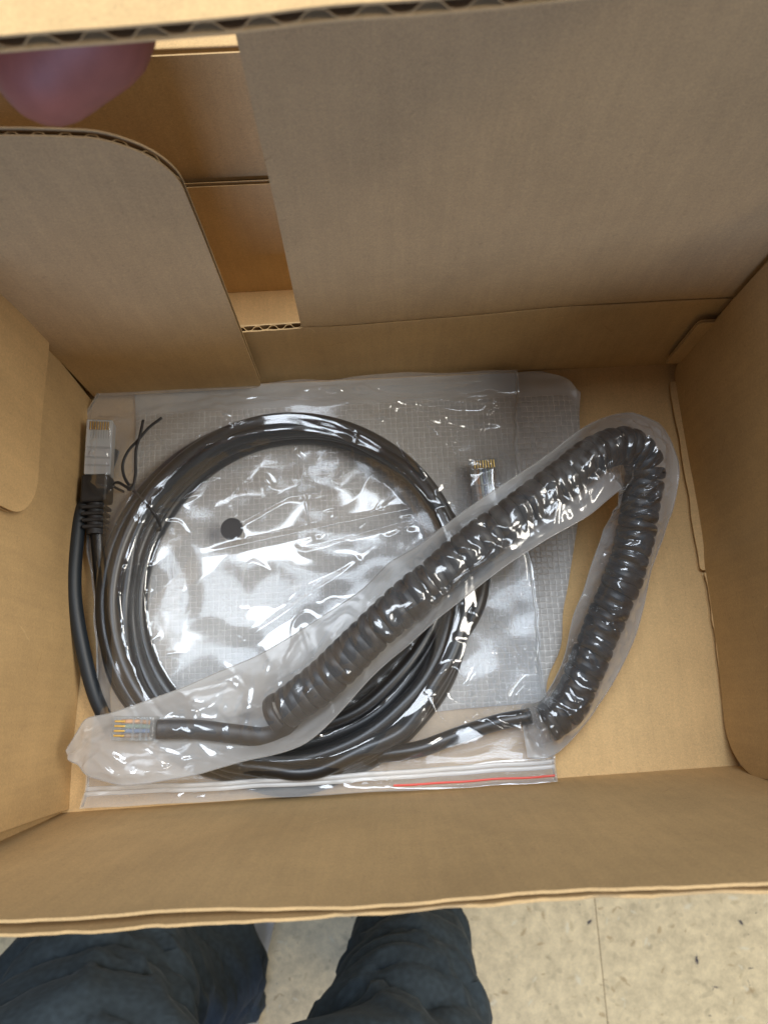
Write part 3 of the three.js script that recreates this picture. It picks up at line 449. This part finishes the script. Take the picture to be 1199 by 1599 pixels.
  const surface = (side, seed) => gridGeometry(NS, 90, (q, w0) => {
    const k = Math.round(q * NS), s = S[k], a = q * lens[400], w = 0.5 - 0.5 * Math.cos(Math.PI * w0) * (0.35 + 0.65 * Math.abs(Math.cos(Math.PI * w0)) ** 0.2);
    const A = cu.getPoint(s), E = cd.getPoint(s), across = E.clone().sub(A), Wd = across.length(), f = s * n, i = Math.min(n - 1, Math.floor(f)), Rr = lerp(U[i][3], U[i + 1][3], smooth(0, 1, f - i));
    const tg = mid(Math.min(1, s + 0.004)).sub(mid(Math.max(0, s - 0.004))).normalize(), nn = new THREE.Vector3().crossVectors(tg, across).normalize(); if (nn.y < 0) nn.negate();
    nn.lerp(new THREE.Vector3(0, 1, 0), 0.4).normalize();
    const d = (w - even[k]) * Wd, side0 = d < 0 ? even[k] * Wd : (1 - even[k]) * Wd, d0 = Math.min(0.74 * Rr, side0 * 0.7), c = Math.abs(d);
    const rise = c < d0 ? Math.sqrt(Math.max(0, Rr * Rr - c * c)) : Math.sqrt(Math.max(0, Rr * Rr - d0 * d0)) * Math.pow(1 - clamp((c - d0) / Math.max(1, side0 - d0)), side > 0 && d > 0 ? lerp(1.25, 0.5, smooth(0.2, 0.3, s) * smooth(0.56, 0.48, s)) : 1.25);
    const e = Math.min(1, Math.min(w, 1 - w) * 7), endE = smooth(0, 0.03, s) * smooth(1, 0.98, s), over = smooth(9.5, 5, c) * smooth(0.2, 0.3, s), flank = smooth(3, 7, d) * smooth(16, 11, d) * smooth(0.2, 0.3, s);
    const bend = smooth(0.44, 0.5, s) * lerp(1, 0.75, smooth(0.62, 0.72, s));
    const wob = over * (0.85 * Math.sin(a / 6.6 * Math.PI * 2 + 2.6 * n2(a / 18, d / 14) + d * 0.16) * (0.6 + 0.4 * n2b(a / 17, 4)) + 0.3 * crumple(a, d * 0.5, 7, 31 + seed, 0.4))
      + flank * 0.5 * crumple(a, d * 0.8, 8.5, 33 + seed, 0.5) + (1.1 + 0.5 * smooth(0.3, 0.15, s)) * crumple(a * 0.6, d, 15, 41 + seed, 0.5) + 0.45 * (1 - 0.6 * over) * crumple(a, d, 8, 43 + seed, 0.5) + 0.5 * veins(a * 0.4, d, 18, 14 + seed, 0.4, 0.0) + bend * (1.0 * crumple(a, d, 9, 61 + seed, 0.35) + 0.6 * veins(a * 1.1, d * 0.5, 11, 64 + seed, 0.45, -0.2));
    let pressed = 0; for (const c of (bucket.get(Math.floor(a / 10) + (side > 0 ? 0 : 1000)) ?? [])) { const q = clamp((a - c[0]) * c[2] + (d - c[1]) * c[3], 0, c[4]), dd = Math.hypot(a - c[0] - c[2] * q, d - c[1] - c[3] * q + 0.5 * Math.sin(q * 0.6 + c[0])); pressed += c[6] * Math.exp(-dd * dd / (2 * c[5] * c[5])) * Math.sin(Math.PI * clamp(q / c[4], 0.06, 0.94)); }
    const fx = lerp(A.x, E.x, w), fz = lerp(A.z, E.z, w); let creased = 0;
    if (side > 0 && s < 0.35) for (const c of CREASES) { const dx = c[2] - c[0], dz = c[3] - c[1], t = clamp(((fx - c[0]) * dx + (fz - c[1]) * dz) / (dx * dx + dz * dz)), dd = Math.hypot(fx - c[0] - dx * t, fz - c[1] - dz * t + 0.8 * Math.sin(t * 5 + c[0])); creased += c[4] * Math.exp(-dd * dd / 1.5) * Math.sin(Math.PI * clamp(t, 0.1, 0.9)); }
    const p = A.addScaledVector(across, w).addScaledVector(nn, side * (rise + 0.12) + lifted[k] * Math.min(1, rise / Math.max(1, Rr * 0.7)) + (wob + creased + pressed) * e * endE * (side > 0 ? 1 : 0.6));
    return [p.x * mm, Math.max(p.y, 0.6) * mm, p.z * mm];
  }, (q, w) => [q * lens[400] * mm, w * 0.03]);
  part('upper_film', surface(1, 0), F.sleeve, t);
  part('lower_film', surface(-1, 5), F.sleeveUnder, t);
  for (const c of [cu, cd]) { const q = Array.from({ length: 141 }, (_, i) => c.getPoint(0.004 + 0.992 * i / 140).multiplyScalar(1000 * mm).toArray()); part('edge_fold', sweep(q, 0.17, 0.13, 560, 6), F.seal, t); }
}

// ───────────── the person: legs beyond the near wall, fingers under the top flap
function blob(bones, min, size, res, k, bump) {              // joins tapered capsules smoothly and meshes them
  const mc = new MarchingCubes(res, new THREE.MeshBasicMaterial(), false, false, 600000); mc.isolation = 0;
  const P = new THREE.Vector3(), half = size / 2, c = new THREE.Vector3(...min).addScalar(half), B = bones.map((b) => ({ a: new THREE.Vector3(...b[0]), d: new THREE.Vector3(...b[1]).sub(new THREE.Vector3(...b[0])), ra: b[2], rb: b[3] }));
  for (let z = 0; z < res; z++) for (let y = 0; y < res; y++) for (let x = 0; x < res; x++) {
    P.set(c.x + (x - res / 2) / (res / 2) * half, c.y + (y - res / 2) / (res / 2) * half, c.z + (z - res / 2) / (res / 2) * half);
    let s = 0;
    for (const b of B) { const q = clamp((P.x - b.a.x) * b.d.x + (P.y - b.a.y) * b.d.y + (P.z - b.a.z) * b.d.z, 0, b.d.lengthSq()) / Math.max(b.d.lengthSq(), 1e-9); const d = Math.hypot(P.x - b.a.x - b.d.x * q, P.y - b.a.y - b.d.y * q, P.z - b.a.z - b.d.z * q) - lerp(b.ra, b.rb, q); s += Math.exp(-d / k); }
    mc.field[x + y * res + z * res * res] = k * Math.log(Math.max(s, 1e-30)) - (bump ? bump(P) : 0);
  }
  mc.update();
  const cnt = mc.count, pos = new Float32Array(cnt * 3), nor = new Float32Array(cnt * 3);
  for (let i = 0; i < cnt; i++) { pos[i * 3] = c.x + mc.positionArray[i * 3] * half; pos[i * 3 + 1] = c.y + mc.positionArray[i * 3 + 1] * half; pos[i * 3 + 2] = c.z + mc.positionArray[i * 3 + 2] * half; nor.set([mc.normalArray[i * 3], mc.normalArray[i * 3 + 1], mc.normalArray[i * 3 + 2]], i * 3); }
  const g = new THREE.BufferGeometry(); g.setAttribute('position', new THREE.BufferAttribute(pos, 3)); g.setAttribute('normal', new THREE.BufferAttribute(nor, 3));
  const uv = new Float32Array(cnt * 2); for (let i = 0; i < cnt; i++) { uv[i * 2] = pos[i * 3] + pos[i * 3 + 2] * 0.3; uv[i * 2 + 1] = pos[i * 3 + 1] + pos[i * 3 + 2]; } g.setAttribute('uv', new THREE.BufferAttribute(uv, 2));
  return g;
}
{
  const t = thing('person', 'person in dark blue-grey jeans standing below the near box wall, fingers under the flap', 'person', [0, 0, 0]);
  const denim = texture(512, (x, y, n) => { const tw = ((x + y) % 8) / 8, v = 0.86 + 0.22 * Math.abs(tw * 2 - 1) + 0.10 * tiled((a, b) => n2(a / 50, b / 70), x, y, n) + 0.2 * G(x * 2, y * 2); return [60 * v, 71 * v, 78 * v]; }, true);
  denim.repeat.set(1 / 0.09, 1 / 0.09);
  const cloth = new THREE.MeshPhysicalMaterial({ map: denim, roughness: 0.9, sheen: 0.15, sheenRoughness: 0.6, sheenColor: new THREE.Color(0.4, 0.45, 0.5) });
  const crest = (v, k) => Math.pow(1 - Math.abs(v), k), fold = (P) => 0.005 * n3(P.x * 7, P.y * 10, P.z * 7) + 0.010 * crest(n3(P.x * 4 + 2, P.y * 9 + P.x * 5, P.z * 4), 7) - 0.008 * crest(n3(P.x * 5 + 9, P.y * 6 - P.x * 7, P.z * 6 + 3), 7) + 0.010 * Math.pow(1 - Math.abs(n3(P.x * 6 + 4, P.y * 17, P.z * 5)), 3) * smooth(0.25, 0.05, Math.abs(P.y + 0.5));
  const legs = blob([
    [[-0.12, 0.08, 0.47], [-0.12, -0.02, 0.46], 0.15, 0.155], [[-0.21, 0.0, 0.45], [-0.232, -0.30, 0.295], 0.098, 0.096], [[-0.232, -0.30, 0.295], [-0.282, -0.45, 0.262], 0.096, 0.090], [[-0.28, -0.45, 0.27], [-0.258, -0.68, 0.295], 0.086, 0.074], [[-0.258, -0.68, 0.295], [-0.265, -0.885, 0.385], 0.074, 0.070],
    [[-0.05, 0.0, 0.45], [-0.026, -0.30, 0.315], 0.096, 0.090], [[-0.026, -0.30, 0.315], [-0.004, -0.45, 0.292], 0.09, 0.076], [[-0.004, -0.45, 0.292], [0.008, -0.66, 0.278], 0.072, 0.060], [[0.008, -0.66, 0.278], [0.008, -0.885, 0.345], 0.060, 0.062],
  ], [-0.68, -0.935, 0.02], 1.16, 128, 0.014, fold);
  part('trousers', legs, cloth, t);
  const white = new THREE.MeshPhysicalMaterial({ color: new THREE.Color(0.72, 0.71, 0.68), roughness: 0.55 });
  for (const [x, z, a] of [[-0.245, 0.42, -0.22], [0.015, 0.37, -0.06]]) {
    const g = blob([[[0, 0.03, 0.03], [0, 0.028, -0.09], 0.036, 0.03], [[0, 0.045, 0.03], [0, 0.075, 0.03], 0.04, 0.036], [[-0.012, 0.024, -0.07], [0.012, 0.022, -0.125], 0.026, 0.022], [[0, 0.026, 0.06], [0, 0.028, 0.09], 0.03, 0.03]], [-0.15, -0.05, -0.17], 0.3, 60, 0.008);
    const p = g.attributes.position; for (let i = 0; i < p.count; i++) p.setY(i, Math.max(p.getY(i), 0.0));
    const s = part('shoe', g, white, t); s.position.set(x, FLOOR + 0.0005, z); s.rotation.y = a;
  }
  // the hand under the flap: palm behind, one fingertip reaching out below the flap's edge
  const J = (x, y, z) => [x * mm, y * mm, z * mm];
  const hand = blob([
    [J(-108, 165, -172), J(-92, 171, -146), 15, 13].map((v) => typeof v === 'number' ? v * mm : v), [J(-120, 166, -160), J(-104, 172, -138), 14, 12].map((v) => typeof v === 'number' ? v * mm : v), [J(-130, 150, -185), J(-112, 165, -165), 23, 18].map((v) => typeof v === 'number' ? v * mm : v),
    ...[[J(-86, 172, -150), J(-60, 177.5, -136), 9.5, 8.8], [J(-60, 177.5, -136), J(-40, 179, -119), 8.8, 9.2], [J(-40, 179, -119), J(-42.5, 178.5, -104), 9.2, 8.6], [J(-42.5, 178.5, -104), J(-50.5, 174.2, -99.5), 8.8, 8.2],
      [J(-94, 174, -139), J(-88, 177, -122), 9.3, 8.6], [J(-88, 177, -122), J(-84, 177, -104), 8.5, 8.2], [J(-84, 177, -104), J(-92, 175, -94), 8.2, 7.6],
      [J(-105, 174, -134), J(-104, 177, -112), 9, 8.4], [J(-104, 177, -112), J(-109, 175, -97), 8.4, 7.6], [J(-120, 172, -138), J(-121, 175, -118), 8, 7.2], [J(-121, 175, -118), J(-125, 173, -106), 7.2, 6.6],
      [J(-100, 160, -170), J(-78, 158, -168), 11, 10], [J(-78, 158, -168), J(-58, 168, -164), 10, 8.5]].map((b) => [b[0], b[1], b[2] * mm, b[3] * mm]),
    [J(-180, 110, -240), J(-128, 152, -188), 30, 22].map((v) => typeof v === 'number' ? v * mm : v),
  ], [-0.20, 0.06, -0.26], 0.20, 84, 0.0022);
  const skinMap = texture(256, (x, y, n) => { const v = 1 + 0.03 * tiled((a, b) => n2(a / 40, b / 40), x, y, n) + 0.05 * G(x, y), r = 0; return [182 * v - 2 * r, 126 * v - 2 * r, 114 * v - 2 * r]; }, true);
  skinMap.repeat.set(1 / 0.035, 1 / 0.035);
  const skin = new THREE.MeshPhysicalMaterial({ map: skinMap, color: new THREE.Color(0.78, 0.60, 0.52), roughness: 0.55 });
  part('hand', hand, skin, t);
}

renderer.render(scene, camera);
